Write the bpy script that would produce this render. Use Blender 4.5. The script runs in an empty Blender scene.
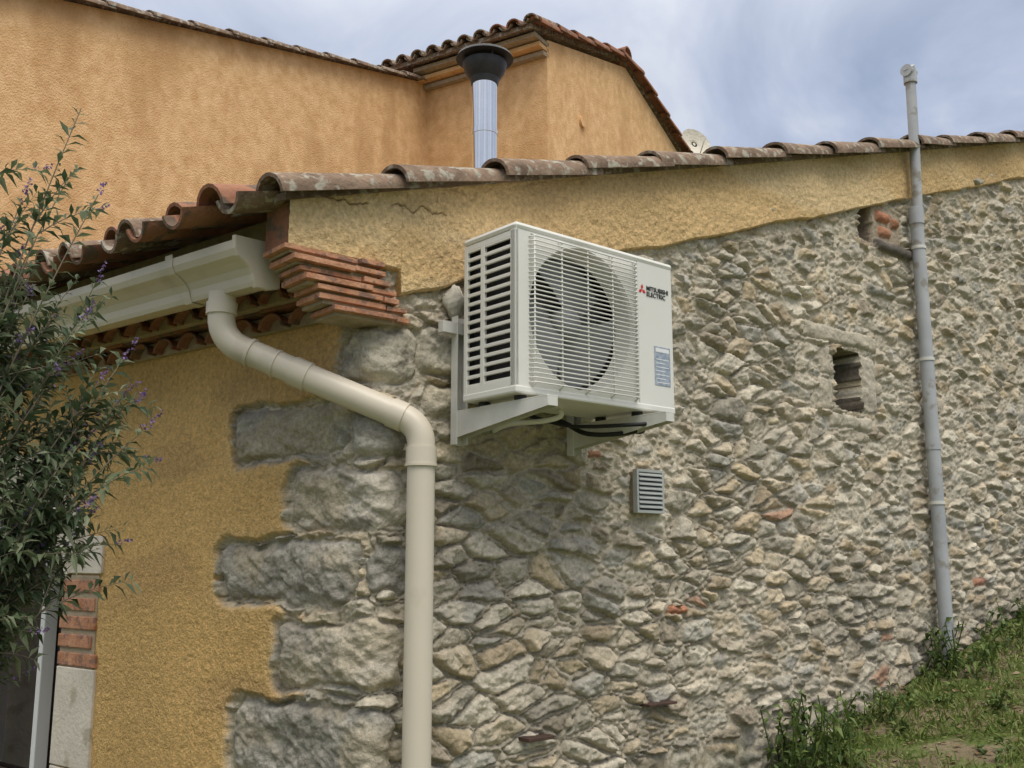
import bpy, math, random
import numpy as np
from mathutils import Vector, Matrix
random.seed(7); np.random.seed(7)
R_=math.radians
scene=bpy.context.scene
# ------------------------------------------------------------------ frames
CAMZ=1.6
aR=R_(49.5); aL=R_(52)
dR=Vector((math.sin(aR),math.cos(aR),0)); nR=Vector((dR.y,-dR.x,0))
dL=Vector((-math.sin(aL),math.cos(aL),0)); nL=Vector((-math.cos(aL),-math.sin(aL),0))
P0=Vector((-.437,3.239,0)); UP=Vector((0,0,1))
def WR(t,off,z): return P0+dR*t+nR*off+UP*z
def WL(s,off,z): return P0+dL*s+nL*off+UP*z
def roofline(t): return 2.725+.317*(t+.313)
def bandlow(t): return np.where(t<.05,2.56,2.486+.338*(t-.076))
def ground_t(t): return np.clip(.24+.225*t,0,2.1)
def tof(x,y): return (x-P0.x)*dR.x+(y-P0.y)*dR.y
def ground_xy(x,y): return float(ground_t(tof(x,y)))
# ------------------------------------------------------------------ noise
def hsh(ix,iy,seed):
    v=np.sin(ix*127.1+iy*311.7+seed*74.7)*43758.5453
    return v-np.floor(v)
def vnoise(x,y,seed=0):
    ix=np.floor(x);iy=np.floor(y);fx=x-ix;fy=y-iy
    fx=fx*fx*(3-2*fx);fy=fy*fy*(3-2*fy)
    a=hsh(ix,iy,seed);b=hsh(ix+1,iy,seed);c=hsh(ix,iy+1,seed);d=hsh(ix+1,iy+1,seed)
    return (a*(1-fx)+b*fx)*(1-fy)+(c*(1-fx)+d*fx)*fy
def fbm(x,y,seed=0,o=4):
    s=0;a=.5;t=0
    for i in range(o):
        s=s+a*vnoise(x*2**i+i*13.7,y*2**i-i*7.1,seed+i*3);t+=a;a*=.5
    return s/t
def sstep(a,b,x):
    q=np.clip((x-a)/(b-a),0,1);return q*q*(3-2*q)
def voronoi(x,y,sx,sy,jit,drop,seed,my,K=2):
    X=x/sx;Y=y/sy
    rg=range(-K,K+1)
    def cells():
        fy=np.floor(Y)
        for j in rg:
            iy=fy+j
            sh=hsh(iy,iy*0+3,seed+9)
            fx=np.floor(X+sh)
            for i in rg:
                ix=fx+i
                px=(ix+.5+jit*(hsh(ix,iy,seed)-.5)-sh)*sx
                py=(iy+.5+jit*(hsh(ix,iy,seed+1)-.5))*sy
                dr=hsh(ix,iy,seed+2)<drop
                yield ix,iy,px,py,dr
    best=np.full(x.shape,1e9);p1x=np.zeros_like(x);p1y=np.zeros_like(x);c1=np.zeros_like(x);c2=np.zeros_like(x)
    for ix,iy,px,py,dr in cells():
        d=(px-x)**2+((py-y)*my)**2;d=np.where(dr,1e9,d)
        m=d<best
        best=np.where(m,d,best);p1x=np.where(m,px,p1x);p1y=np.where(m,py,p1y);c1=np.where(m,ix,c1);c2=np.where(m,iy,c2)
    edge=np.full(x.shape,1e9)
    for ix,iy,px,py,dr in cells():
        vx=px-p1x;vy=(py-p1y)*my
        L=np.sqrt(vx*vx+vy*vy)
        ok=(~dr)&(L>1e-5)
        e=(((px+p1x)/2-x)*vx+((py+p1y)/2-y)*my*vy)/np.maximum(L,1e-6)
        edge=np.where(ok,np.minimum(edge,e),edge)
    return edge,p1x,p1y,c1,c2
# ------------------------------------------------------------------ materials
def newmat(name):
    m=bpy.data.materials.new(name);m.use_nodes=True
    nt=m.node_tree;b=nt.nodes["Principled BSDF"];return m,nt,b
def mat(name,c1,c2=None,scale=6.,rough=.8,bump=0.,bscale=60.,metal=0.,c3=None,s3=30.,t3=.6,detail=4,spec=.3,stretch=None,soft=.06):
    m,nt,b=newmat(name);N=nt.nodes;L=nt.links
    b.inputs["Roughness"].default_value=rough;b.inputs["Metallic"].default_value=metal
    b.inputs["Specular IOR Level"].default_value=spec
    tc=N.new("ShaderNodeTexCoord")
    if c2 is None: b.inputs["Base Color"].default_value=(*c1,1)
    else:
        n=N.new("ShaderNodeTexNoise");n.inputs["Scale"].default_value=scale;n.inputs["Detail"].default_value=detail;n.inputs["Roughness"].default_value=.65
        L.new(tc.outputs["Object"],n.inputs["Vector"])
        r=N.new("ShaderNodeValToRGB");r.color_ramp.elements[0].position=.33;r.color_ramp.elements[1].position=.67
        r.color_ramp.elements[0].color=(*c1,1);r.color_ramp.elements[1].color=(*c2,1)
        L.new(n.outputs["Fac"],r.inputs["Fac"]);out=r.outputs["Color"]
        if c3 is not None:
            n3=N.new("ShaderNodeTexNoise");n3.inputs["Scale"].default_value=s3;n3.inputs["Detail"].default_value=4
            if stretch:
                mp=N.new("ShaderNodeMapping");mp.inputs["Scale"].default_value=stretch
                L.new(tc.outputs["Object"],mp.inputs["Vector"]);L.new(mp.outputs["Vector"],n3.inputs["Vector"])
            else: L.new(tc.outputs["Object"],n3.inputs["Vector"])
            r3=N.new("ShaderNodeValToRGB");r3.color_ramp.elements[0].position=t3-.03;r3.color_ramp.elements[1].position=t3+soft
            L.new(n3.outputs["Fac"],r3.inputs["Fac"])
            mx=N.new("ShaderNodeMixRGB");L.new(r3.outputs["Color"],mx.inputs["Fac"]);L.new(out,mx.inputs["Color1"]);mx.inputs["Color2"].default_value=(*c3,1);out=mx.outputs["Color"]
        L.new(out,b.inputs["Base Color"])
    if bump>0:
        nb=N.new("ShaderNodeTexNoise");nb.inputs["Scale"].default_value=bscale;nb.inputs["Detail"].default_value=3
        L.new(tc.outputs["Object"],nb.inputs["Vector"])
        bp=N.new("ShaderNodeBump");bp.inputs["Strength"].default_value=1;bp.inputs["Distance"].default_value=bump
        L.new(nb.outputs["Fac"],bp.inputs["Height"]);L.new(bp.outputs["Normal"],b.inputs["Normal"])
    return m
def wallmat(name,bump_stone=.004,bump_st=.006):
    m,nt,b=newmat(name);N=nt.nodes;L=nt.links
    b.inputs["Roughness"].default_value=.95;b.inputs["Specular IOR Level"].default_value=.12
    tc=N.new("ShaderNodeTexCoord")
    at=N.new("ShaderNodeAttribute");at.attribute_name="Col"
    st=N.new("ShaderNodeAttribute");st.attribute_name="stucco"
    n=N.new("ShaderNodeTexNoise");n.inputs["Scale"].default_value=60;n.inputs["Detail"].default_value=5;n.inputs["Roughness"].default_value=.72
    L.new(tc.outputs["Object"],n.inputs["Vector"])
    mr=N.new("ShaderNodeMapRange");mr.inputs["From Min"].default_value=.3;mr.inputs["From Max"].default_value=.7;mr.inputs["To Min"].default_value=.68;mr.inputs["To Max"].default_value=1.30
    L.new(n.outputs["Fac"],mr.inputs["Value"])
    mx=N.new("ShaderNodeMixRGB");mx.blend_type='MULTIPLY';mx.inputs["Fac"].default_value=1
    L.new(at.outputs["Color"],mx.inputs["Color1"]);L.new(mr.outputs["Result"],mx.inputs["Color2"])
    L.new(mx.outputs["Color"],b.inputs["Base Color"])
    v=N.new("ShaderNodeTexNoise");v.inputs["Scale"].default_value=105;v.inputs["Detail"].default_value=3;v.inputs["Roughness"].default_value=.65
    L.new(tc.outputs["Object"],v.inputs["Vector"])
    mm=N.new("ShaderNodeMix");L.new(st.outputs["Fac"],mm.inputs[0]);mm.inputs[2].default_value=bump_stone;mm.inputs[3].default_value=bump_st
    m2=N.new("ShaderNodeMath");m2.operation='MULTIPLY';L.new(mm.outputs[0],m2.inputs[1]);L.new(v.outputs["Fac"],m2.inputs[0])
    bp=N.new("ShaderNodeBump");bp.inputs["Strength"].default_value=1;bp.inputs["Distance"].default_value=1.
    L.new(m2.outputs[0],bp.inputs["Height"]);L.new(bp.outputs["Normal"],b.inputs["Normal"])
    return m
M_wall=wallmat("masonry",.005,.011)
M_band=wallmat("ochre_render",.004,.008)
M_upper=mat("orange_render",(.62,.365,.165),(.82,.54,.285),9,.95,.010,75,c3=(.52,.30,.135),s3=2.2,t3=.52,soft=.22,spec=.1,detail=9,stretch=(1,1,.35))
M_tile=mat("old_clay_tile",(.13,.09,.065),(.27,.19,.135),9,.9,.006,60,c3=(.34,.31,.25),s3=26,t3=.56,spec=.12)
M_tileR=mat("red_clay_tile",(.22,.10,.065),(.36,.18,.11),7,.9,.005,60,c3=(.14,.10,.075),s3=14,t3=.55,spec=.12)
M_brick=mat("terracotta",(.38,.17,.095),(.58,.31,.19),14,.9,.004,90,c3=(.27,.16,.12),s3=26,t3=.56,spec=.15)
M_mortar=mat("mortar",(.30,.235,.165),(.42,.34,.24),20,.95,.004,80,spec=.1)
M_lime=mat("limestone",(.60,.54,.45),(.74,.67,.57),5,.9,.004,60,spec=.1,c3=(.48,.42,.33),s3=9,t3=.6)
M_gutter=mat("beige_lacquer",(.60,.535,.43),(.64,.57,.46),2,.36,0,spec=.4,c3=(.50,.44,.34),s3=7,t3=.62,soft=.15,stretch=(1,1,.6))
M_ac=mat("painted_steel",(.68,.665,.61),(.71,.695,.64),3,.38,0,spec=.45,c3=(.60,.58,.51),s3=6,t3=.62,soft=.2)
M_acdark=mat("dark_coil",(.018,.019,.022),(.04,.04,.043),30,.6)
M_fanback=mat("coil_fins",(.15,.155,.16),(.24,.24,.24),40,.6)
M_fan=mat("fan_plastic",(.24,.245,.25),None,rough=.5)
M_galv=mat("bracket_steel",(.58,.57,.52),(.68,.66,.61),12,.42,0,metal=.0,spec=.5)
M_rub=mat("black_rubber",(.02,.02,.02),None,rough=.6)
M_inox=mat("inox",(.80,.78,.75),(.86,.84,.81),6,.12,0,metal=1.)
M_cap=mat("sooty_metal",(.025,.027,.03),(.05,.05,.052),9,.5,0,metal=.2)
M_pvc=mat("grey_pvc",(.34,.355,.37),(.44,.45,.46),4,.6,0,c3=(.28,.26,.23),s3=12,t3=.62)
M_vent=mat("vent_grey",(.36,.38,.36),(.42,.44,.42),8,.5)
M_white=mat("white_joinery",(.75,.75,.74),None,rough=.4)
M_glass=mat("dark_glazing",(.012,.011,.011),(.04,.025,.02),1.5,.06,0,spec=.6)
M_red=mat("logo_red",(.6,.012,.02),None,rough=.5)
M_black=mat("logo_black",(.02,.02,.022),None,rough=.5)
M_label=mat("label_print",(.20,.25,.33),(.42,.46,.52),70,.5)
M_foam=mat("foam",(.50,.46,.38),(.62,.58,.49),20,.9,.01,30)
M_rust=mat("rusty_iron",(.05,.033,.026),(.10,.055,.04),20,.8)
M_soil=mat("soil",(.13,.105,.065),(.24,.195,.13),3,.98,.03,25,c3=(.10,.13,.04),s3=4,t3=.44,spec=.05)
M_stem=mat("woody_stem",(.18,.14,.10),(.26,.22,.16),9,.9)
def leafmat(name,a,b2,c,tr=.25):
    m,nt,b=newmat(name);N=nt.nodes;L=nt.links
    b.inputs["Roughness"].default_value=.55;b.inputs["Specular IOR Level"].default_value=.3
    g=N.new("ShaderNodeNewGeometry");r=N.new("ShaderNodeValToRGB")
    e=r.color_ramp.elements;e[0].color=(*a,1);e[1].color=(*c,1);x=e.new(.5);x.color=(*b2,1)
    L.new(g.outputs["Random Per Island"],r.inputs["Fac"]);L.new(r.outputs["Color"],b.inputs["Base Color"])
    t=N.new("ShaderNodeBsdfTranslucent");L.new(r.outputs["Color"],t.inputs["Color"])
    mx=N.new("ShaderNodeMixShader");mx.inputs["Fac"].default_value=tr
    L.new(b.outputs[0],mx.inputs[1]);L.new(t.outputs[0],mx.inputs[2]);L.new(mx.outputs[0],N["Material Output"].inputs["Surface"])
    return m
M_leaf=leafmat("buddleia_leaf",(.045,.075,.035),(.11,.145,.075),(.25,.28,.17),.35)
M_grass=leafmat("grass_blade",(.09,.14,.03),(.17,.23,.05),(.32,.31,.13))
M_weed=leafmat("weed_leaf",(.04,.08,.02),(.10,.15,.035),(.18,.23,.065))
M_dry=leafmat("dry_leaf",(.17,.10,.055),(.28,.19,.11),(.40,.30,.19))
M_flower=leafmat("purple_flower",(.14,.08,.22),(.27,.18,.42),(.17,.13,.12))
# ------------------------------------------------------------------ mesh builder
class MB:
    def __init__(s): s.v=[];s.f=[];s.m=[];s.mats=[]
    def mi(s,m):
        if m not in s.mats: s.mats.append(m)
        return s.mats.index(m)
    def add(s,vs,fs,m):
        o=len(s.v);s.v+= [tuple(x) for x in vs];k=s.mi(m)
        for f in fs: s.f.append(tuple(i+o for i in f));s.m.append(k)
    def box(s,o,ex,ey,ez,m):
        o,ex,ey,ez=map(Vector,(o,ex,ey,ez))
        vs=[o,o+ex,o+ex+ey,o+ey,o+ez,o+ex+ez,o+ex+ey+ez,o+ey+ez]
        fs=[(0,3,2,1),(4,5,6,7),(0,1,5,4),(1,2,6,5),(2,3,7,6),(3,0,4,7)]
        if ex.cross(ey).dot(ez)<0: fs=[f[::-1] for f in fs]
        s.add(vs,fs,m)
    def boxR(s,t0,t1,o0,o1,z0,z1,m): s.box(WR(t0,o0,z0),dR*(t1-t0),nR*(o1-o0),UP*(z1-z0),m)
    def boxL(s,t0,t1,o0,o1,z0,z1,m): s.box(WL(t0,o0,z0),dL*(t1-t0),nL*(o1-o0),UP*(z1-z0),m)
    def tube(s,pts,r,m,seg=16,cap=True):
        pts=[Vector(p) for p in pts];n=len(pts)
        rs=r if isinstance(r,(list,tuple)) else [r]*n
        prev=None;rings=[]
        for i,p in enumerate(pts):
            t=(pts[min(i+1,n-1)]-pts[max(i-1,0)]).normalized()
            if prev is None:
                a=Vector((0,0,1)) if abs(t.z)<.9 else Vector((1,0,0))
                u=t.cross(a).normalized()
            else: u=(prev-t*prev.dot(t)).normalized()
            prev=u;w=t.cross(u)
            rings.append([p+(u*math.cos(2*math.pi*k/seg)+w*math.sin(2*math.pi*k/seg))*rs[i] for k in range(seg)])
        vs=[v for rg in rings for v in rg];fs=[]
        for i in range(n-1):
            for k in range(seg):
                a=i*seg+k;b=i*seg+(k+1)%seg;fs.append((a,b,b+seg,a+seg))
        if cap: fs.append(tuple(range(seg))[::-1]);fs.append(tuple((n-1)*seg+k for k in range(seg)))
        s.add(vs,fs,m)
    def tile(s,A,B,up,rA,rB,m,th=.014,arc=92,seg=9,flat=1.0):
        A=Vector(A);B=Vector(B);ax=(B-A).normalized();up=(up-ax*up.dot(ax)).normalized();sd=ax.cross(up)
        vs=[]
        for (P,r) in ((A,rA),(B,rB)):
            for rr in (r,r-th):
                for k in range(seg+1):
                    a=R_(-arc+2*arc*k/seg)
                    vs.append(P+sd*math.sin(a)*rr+up*math.cos(a)*rr*flat)
        n=seg+1;fs=[]
        for k in range(seg):
            fs.append((k,k+1,2*n+k+1,2*n+k));fs.append((n+k+1,n+k,3*n+k,3*n+k+1))
            fs.append((k+1,k,n+k,n+k+1));fs.append((2*n+k,2*n+k+1,3*n+k+1,3*n+k))
        fs.append((0,2*n,3*n,n));fs.append((seg,n+seg,3*n+seg,2*n+seg))
        s.add(vs,fs,m)
    def obj(s,name,parent=None,smooth=False,bevel=0,auto=None):
        me=bpy.data.meshes.new(name);me.from_pydata(s.v,[],s.f)
        for m in s.mats: me.materials.append(m)
        me.polygons.foreach_set("material_index",s.m)
        if smooth: me.polygons.foreach_set("use_smooth",[True]*len(s.f))
        me.update()
        o=bpy.data.objects.new(name,me);scene.collection.objects.link(o)
        if auto:
            try: me.set_sharp_from_angle(angle=R_(auto))
            except Exception: pass
        if bevel>0:
            b=o.modifiers.new("b","BEVEL");b.width=bevel;b.segments=2;b.limit_method='ANGLE'
        if parent: o.parent=parent
        return o
def empty(name):
    o=bpy.data.objects.new(name,None);scene.collection.objects.link(o);return o
def gridmesh(name,P,cols,stuc,mt,mask=None,parent=None,smooth=True):
    ni,nj=P.shape[:2]
    idx=np.arange(ni*nj).reshape(ni,nj)
    q=np.stack([idx[:-1,:-1],idx[1:,:-1],idx[1:,1:],idx[:-1,1:]],-1).reshape(-1,4)
    if mask is not None: q=q[~mask.reshape(-1)]
    me=bpy.data.meshes.new(name)
    me.vertices.add(ni*nj);me.vertices.foreach_set("co",P.reshape(-1).astype(np.float32))
    me.loops.add(q.size);me.loops.foreach_set("vertex_index",q.reshape(-1).astype(np.int32))
    me.polygons.add(len(q));me.polygons.foreach_set("loop_start",(np.arange(len(q))*4).astype(np.int32))
    try: me.polygons.foreach_set("loop_total",np.full(len(q),4,np.int32))
    except Exception: pass
    me.update(calc_edges=True);me.validate()
    me.polygons.foreach_set("use_smooth",np.full(len(me.polygons),smooth))
    if cols is not None:
        a=me.attributes.new("Col",'FLOAT_COLOR','POINT')
        c=np.ones((ni*nj,4),np.float32);c[:,:3]=cols.reshape(-1,3);a.data.foreach_set("color",c.reshape(-1))
    if stuc is not None:
        a=me.attributes.new("stucco",'FLOAT','POINT');a.data.foreach_set("value",stuc.reshape(-1).astype(np.float32))
    me.materials.append(mt)
    o=bpy.data.objects.new(name,me);scene.collection.objects.link(o)
    if parent: o.parent=parent
    return o
house=empty("stone_house")
# ------------------------------------------------------------------ masonry strip
def ls(a,b,st): return np.linspace(a,b,max(2,int(round((b-a)/st))+1))[:-1]
Sg=np.concatenate([ls(-4.4,-1.9,.03),ls(-1.9,-.9,.009),ls(-.9,1.7,.005),ls(1.7,3.4,.007),ls(3.4,5.6,.010),ls(5.6,9.01,.04)])
zb=np.where(Sg<0,-.15,ground_t(Sg)-.2)
zt=np.where(Sg<0.02,2.58,bandlow(np.maximum(Sg,.06))+.10)
zm=np.maximum(.85,zb+.12)
v1=np.linspace(0,1,30)[:-1];v2=np.linspace(0,1,420)
Z=np.concatenate([zb[:,None]+(zm-zb)[:,None]*v1[None],zm[:,None]+(zt-zm)[:,None]*v2[None]],1)
S=np.repeat(Sg[:,None],Z.shape[1],1)
def palette(h,cols):
    cols=np.array(cols);n=len(cols);i=np.minimum((h*n).astype(int),n-1);return cols[i]
def rub(S,Z):
    wx=S+.030*(fbm(S*3,Z*3,11,2)-.5)*2+.020*(fbm(S*10,Z*14,12,3)-.5)*2
    wz=Z+.050*(fbm(S*1.5,Z*1.5,13,2)-.5)*2+.012*(fbm(S*7,Z*10,14,2)-.5)*2+.005*(fbm(S*40,Z*40,15,2)-.5)*2
    e,px,py,c1,c2=voronoi(wx,wz,.148,.058,.94,.22,21,2.3)
    w=.004+.024*fbm(S*2.2,Z*2.2,31,3)**1.5+.016*hsh(c1,c2,55)**2
    ed=e-w
    prot=.010+.027*hsh(c1,c2,41)
    dx=wx-px;dz=wz-py
    tilt=dx*(hsh(c1,c2,42)-.5)*.24+dz*(hsh(c1,c2,43)-.55)*.55
    e3,fx,fz,k3,k4=voronoi(wx+.02*hsh(c1,c2,47),wz,.060,.034,.95,.1,91,1.3,1)
    fac=((wx-fx)*(hsh(k3,k4,92)-.5)*.40+(wz-fz)*(hsh(k3,k4,93)-.5)*.75)+.005*(hsh(k3,k4,94)-.5)
    rough=.008*(fbm(S*26,Z*34,51,4)-.5)*2+.008*(np.abs(fbm(S*9,Z*15,52,3)-.5)*-2)+.005*(fbm(S*70,Z*80,53,2)-.5)*2
    h1=(1-np.exp(-np.maximum(ed,0)/.0065))*np.maximum(prot+tilt+rough+fac,.002)
    cid=hsh(c1,c2,61)
    pal=palette(cid,[(.43,.38,.295),(.48,.41,.305),(.37,.335,.27),(.53,.475,.375),(.45,.37,.255),(.46,.415,.325),(.33,.28,.21),(.50,.42,.30),(.40,.375,.315),(.48,.39,.26),(.44,.40,.32),(.56,.505,.40),(.41,.33,.225),(.39,.365,.31),(.49,.445,.355),(.35,.315,.25)])
    red=(hsh(c1,c2,62)<.004)[...,None]
    pal=np.where(red,np.array((.46,.29,.20)),pal)
    pal=pal*(.84+.34*hsh(c1,c2,63))[...,None]*(.72+.56*fbm(S*11,Z*17,64,4))[...,None]
    e2,qx,qy,k1,k2=voronoi(wx+.01,wz,.050,.025,.9,.12,71,1.6)
    m2=(e2-.003-.011*fbm(S*5,Z*5,33,2))
    h2=(1-np.exp(-np.maximum(m2,0)/.005))*(.007+.010*hsh(k1,k2,72))
    pal2=palette(hsh(k1,k2,73),[(.46,.41,.32),(.40,.35,.26),(.52,.455,.35),(.37,.32,.25),(.46,.37,.26)])
    mort=np.array((.58,.51,.395))*(.78+.38*fbm(S*9,Z*9,75,4))[...,None]
    inm=sstep(.0,.006,m2)[...,None]
    mcol=mort*(1-inm*.7)+pal2*inm*.7
    mh=.006*(fbm(S*20,Z*20,76,3)-.5)*2+.010*fbm(S*2,Z*2,77,2)+h2
    openj=sstep(.50,.72,fbm(S*1.1+3,Z*1.1,78,2)+.30*np.exp(-((S-.8)/.8)**2-((Z-1.3)/.5)**2))
    mh=mh-.020*openj*np.exp(-np.abs(ed)/.010)
    mcol=mcol*(1-.25*openj[...,None])
    a=sstep(-.001,.004,ed)
    h=np.where(ed>0,np.maximum(h1,mh*.7),mh)
    col=mcol*(1-a[...,None])+pal*a[...,None]
    sm=sstep(.54,.66,fbm(S*7,Z*9,81,4))[...,None]*.6
    col=col*(1-sm)+mort*sm
    return h,col
H,C=rub(S,Z)
def sdbox(S,Z,s0,s1,z0,z1,r=.03):
    qx=np.abs(S-(s0+s1)/2)-(s1-s0)/2+r;qz=np.abs(Z-(z0+z1)/2)-(z1-z0)/2+r
    return np.hypot(np.maximum(qx,0),np.maximum(qz,0))+np.minimum(np.maximum(qx,qz),0)-r
wS=S+.045*(fbm(S*6,Z*6,101,3)-.5)*2+.016*(fbm(S*22,Z*22,108,3)-.5)*2
wZ=Z+.038*(fbm(S*5,Z*5,102,3)-.5)*2+.014*(fbm(S*20,Z*20,109,3)-.5)*2
quo=[(-.17,.13,2.17,2.37,0),(.14,.40,2.21,2.37,1),(-.73,-.13,1.945,2.12,2),(-.11,.13,1.935,2.10,3),(-.39,.125,1.695,1.89,4),
     (-.77,-.05,1.465,1.65,5),(-.02,.15,1.49,1.63,6),(-.44,.115,1.185,1.41,7),(-.67,.09,.90,1.13,8),(-.40,.12,.64,.87,9),(-.7,.1,.38,.61,10),(-.4,.13,.1,.35,11),
     (.42,.66,2.30,2.44,12),(.18,.35,2.07,2.17,13)]
dq=np.full(S.shape,1e9)
tool=.005*(fbm(S*26+Z*40,Z*8-S*6,104,3)-.5)*2+.022*(fbm(S*7,Z*9,105,4)-.5)*2+.012*(fbm(S*30,Z*34,106,4)-.5)*2
for (a,b,c,d,k) in quo:
    sd=sdbox(wS,wZ,a,b,c,d,.05)
    if k<12: dq=np.minimum(dq,sd)
    m=sd<0
    hq=(1-np.exp(np.minimum(sd,0)/.014))*(.024+.014*hsh(k+0.,5.,3))+tool*np.clip(-sd/.015,0,1)
    base=np.array([(.37,.345,.295),(.43,.39,.32),(.36,.335,.285)][k%3])
    if k<2 or k>11: base=np.array((.50,.455,.36))
    cq=base*(.50+1.0*fbm(S*9,Z*14,110+k,5))[...,None]
    dk=sstep(.54,.66,fbm(S*16,Z*22,160+k,4))[...,None]*.5
    cq=cq*(1-dk)+np.array((.18,.16,.13))*dk
    wm=sstep(.5,.68,fbm(S*5,Z*5,140+k,3))[...,None]*.5
    cq=cq*(1-wm)+np.array((.50,.42,.29))*wm
    H=np.where(m,hq,np.where(sd<.010,np.minimum(H,.002),H));C=np.where(m[...,None],cq,C)
def block(s0,s1,z0,z1,hh,col,r=.012,var=.5,seed=200):
    global H,C
    sd=sdbox(S+.4*(wS-S),Z+.4*(wZ-Z),s0,s1,z0,z1,r);m=sd<0
    H=np.where(m,(1-np.exp(np.minimum(sd,0)/.008))*hh+tool*.5*(hh>.005),H)
    C=np.where(m[...,None],np.array(col)*(1-var/2+var*fbm(S*12,Z*12,seed,4))[...,None],C)
block(2.45,3.14,2.69,2.78,.030,(.46,.41,.32))
block(2.97,3.12,2.36,2.66,.020,(.46,.41,.33));block(2.56,2.70,2.34,2.50,.02,(.45,.40,.31));block(2.60,2.70,2.52,2.67,.018,(.48,.42,.33))
block(2.66,3.05,2.26,2.34,.028,(.48,.43,.34))
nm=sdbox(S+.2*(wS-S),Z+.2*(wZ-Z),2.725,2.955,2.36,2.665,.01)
H=np.where(nm<0,-.36,H);C=np.where((nm<.004)[...,None],np.array((.10,.085,.065)),C)  # niche inside coloured near-black, shade of the slit put into the stone colour
block(3.04,3.50,3.30,3.56,.006,(.38,.31,.23))
block(3.23,3.36,3.47,3.53,.03,(.44,.20,.12));block(3.38,3.46,3.46,3.52,.03,(.40,.20,.12));block(3.25,3.38,3.39,3.45,.028,(.46,.23,.14))
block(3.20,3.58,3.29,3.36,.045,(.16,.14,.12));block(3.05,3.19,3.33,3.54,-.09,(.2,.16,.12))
block(1.40,1.52,1.39,1.425,.024,(.42,.20,.12));block(4.05,4.2,1.45,1.5,.02,(.4,.21,.14));block(.95,1.02,1.99,2.02,.02,(.44,.24,.15))
sb=np.where(Z>2.13,-.17,-.30)+.05*(fbm(S*0+1,Z*6,120,3)-.5)*2
dm=sb-wS
sd_st=np.minimum(dq-.012-.03*np.maximum(fbm(S*8,Z*8,125,3)-.5,0),dm)
sm=sstep(0.0,.022,sd_st)
hst=.032+.007*(fbm(S*5,Z*5,121,3)-.5)+.006*(fbm(S*60,Z*60,122,2)-.5)
H=np.where(sd_st>0,H*(1-sm)+hst*sm,H)
stc=np.array((.72,.465,.19))*(.78+.36*fbm(S*2.2,Z*2.2,123,4))[...,None]
pal_edge=np.exp(-np.maximum(sd_st,0)/.03)[...,None]*.4
stc=stc*(1-pal_edge)+np.array((.72,.55,.31))*pal_edge
stv=sstep(.50,.70,fbm(S*1.8,Z*4.5,124,5))[...,None]*.5
stc=stc*(1-stv)+np.array((.50,.32,.15))*stv
C=C*(1-sm[...,None])+stc*sm[...,None]
stuc=sm
stain_shade=np.exp(-((S-.62)/.45)**4)*sstep(2.15,1.95,Z)*sstep(1.15,1.75,Z)*(S>.16)  # wall stain below the AC, with the unit's shade painted in too
stain_shade=stain_shade*(.5+.6*fbm(S*9,Z*2.5,130,3))
C=C*(1-.25*np.clip(stain_shade,0,1))[...,None]
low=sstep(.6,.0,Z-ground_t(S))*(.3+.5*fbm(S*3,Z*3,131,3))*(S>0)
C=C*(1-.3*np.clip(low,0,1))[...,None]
moss=sstep(.6,.75,fbm(S*4,Z*4,132,4))*sstep(.4,0,Z-ground_t(S))
C=C*(1-.5*moss[...,None])+np.array((.10,.11,.05))*.5*moss[...,None]
r=.045
def strip(Sv):
    w=np.clip((Sv+r)/(2*r),0,1)
    A=np.array(P0+dL*r)[:2];B=np.array(P0)[:2];D=np.array(P0+dR*r)[:2]
    bez=(1-w)[:,None]**2*A+2*(w*(1-w))[:,None]*B+w[:,None]**2*D
    left=B+np.maximum(-Sv,r)[:,None]*np.array(dL)[:2]
    right=B+np.maximum(Sv,r)[:,None]*np.array(dR)[:2]
    pos=np.where((Sv<-r)[:,None],left,np.where((Sv>r)[:,None],right,bez))
    n=(1-w)[:,None]*np.array(nL)[:2]+w[:,None]*np.array(nR)[:2];n/=np.linalg.norm(n,axis=1)[:,None]
    return pos,n
pos,nn=strip(Sg)
Pm=np.zeros(S.shape+(3,))
Pm[...,:2]=pos[:,None,:]+nn[:,None,:]*H[...,None];Pm[...,2]=Z
Sc=(S[:-1,:-1]+S[1:,1:])/2;Zc=(Z[:-1,:-1]+Z[1:,1:])/2
AC_S,AC_Z,AC_R=2.43,1.1475,.7225
door=(np.abs(-Sc-AC_S)<.61)&(Zc<1.56)|((np.hypot(-Sc-AC_S,Zc-AC_Z)<AC_R+.01)&(Zc>1.5))
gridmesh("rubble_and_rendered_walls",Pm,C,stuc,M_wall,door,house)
# ------------------------------------------------------------------ gable render band
TL=-.37
Tg=np.concatenate([ls(TL,.4,.003),ls(.4,1.7,.006),ls(1.7,5.6,.010),ls(5.6,9.01,.05)])
nb=120
low_=bandlow(Tg)+.016*(fbm(Tg*5,Tg*0,150,4)-.5)*2*(Tg>.05)
top_=roofline(Tg)+.02
vv=np.linspace(0,1,nb)
Zb=low_[:,None]+(top_-low_)[:,None]*vv[None];Tb=np.repeat(Tg[:,None],nb,1)
hb=.040+.014*(fbm(Tb*3,Zb*3,151,3)-.5)*2+.005*(fbm(Tb*50,Zb*50,152,2)-.5)*2
cb=np.array((.66,.455,.225))*(.72+.44*fbm(Tb*2.5,Zb*4,153,4))[...,None]
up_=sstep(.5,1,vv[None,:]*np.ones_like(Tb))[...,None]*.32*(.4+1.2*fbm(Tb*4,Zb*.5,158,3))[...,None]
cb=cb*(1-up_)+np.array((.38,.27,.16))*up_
pl=sstep(.5,.68,fbm(Tb*1.3,Zb*5,154,4))[...,None]*.5
cb=cb*(1-pl)+np.array((.70,.55,.33))*pl
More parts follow.
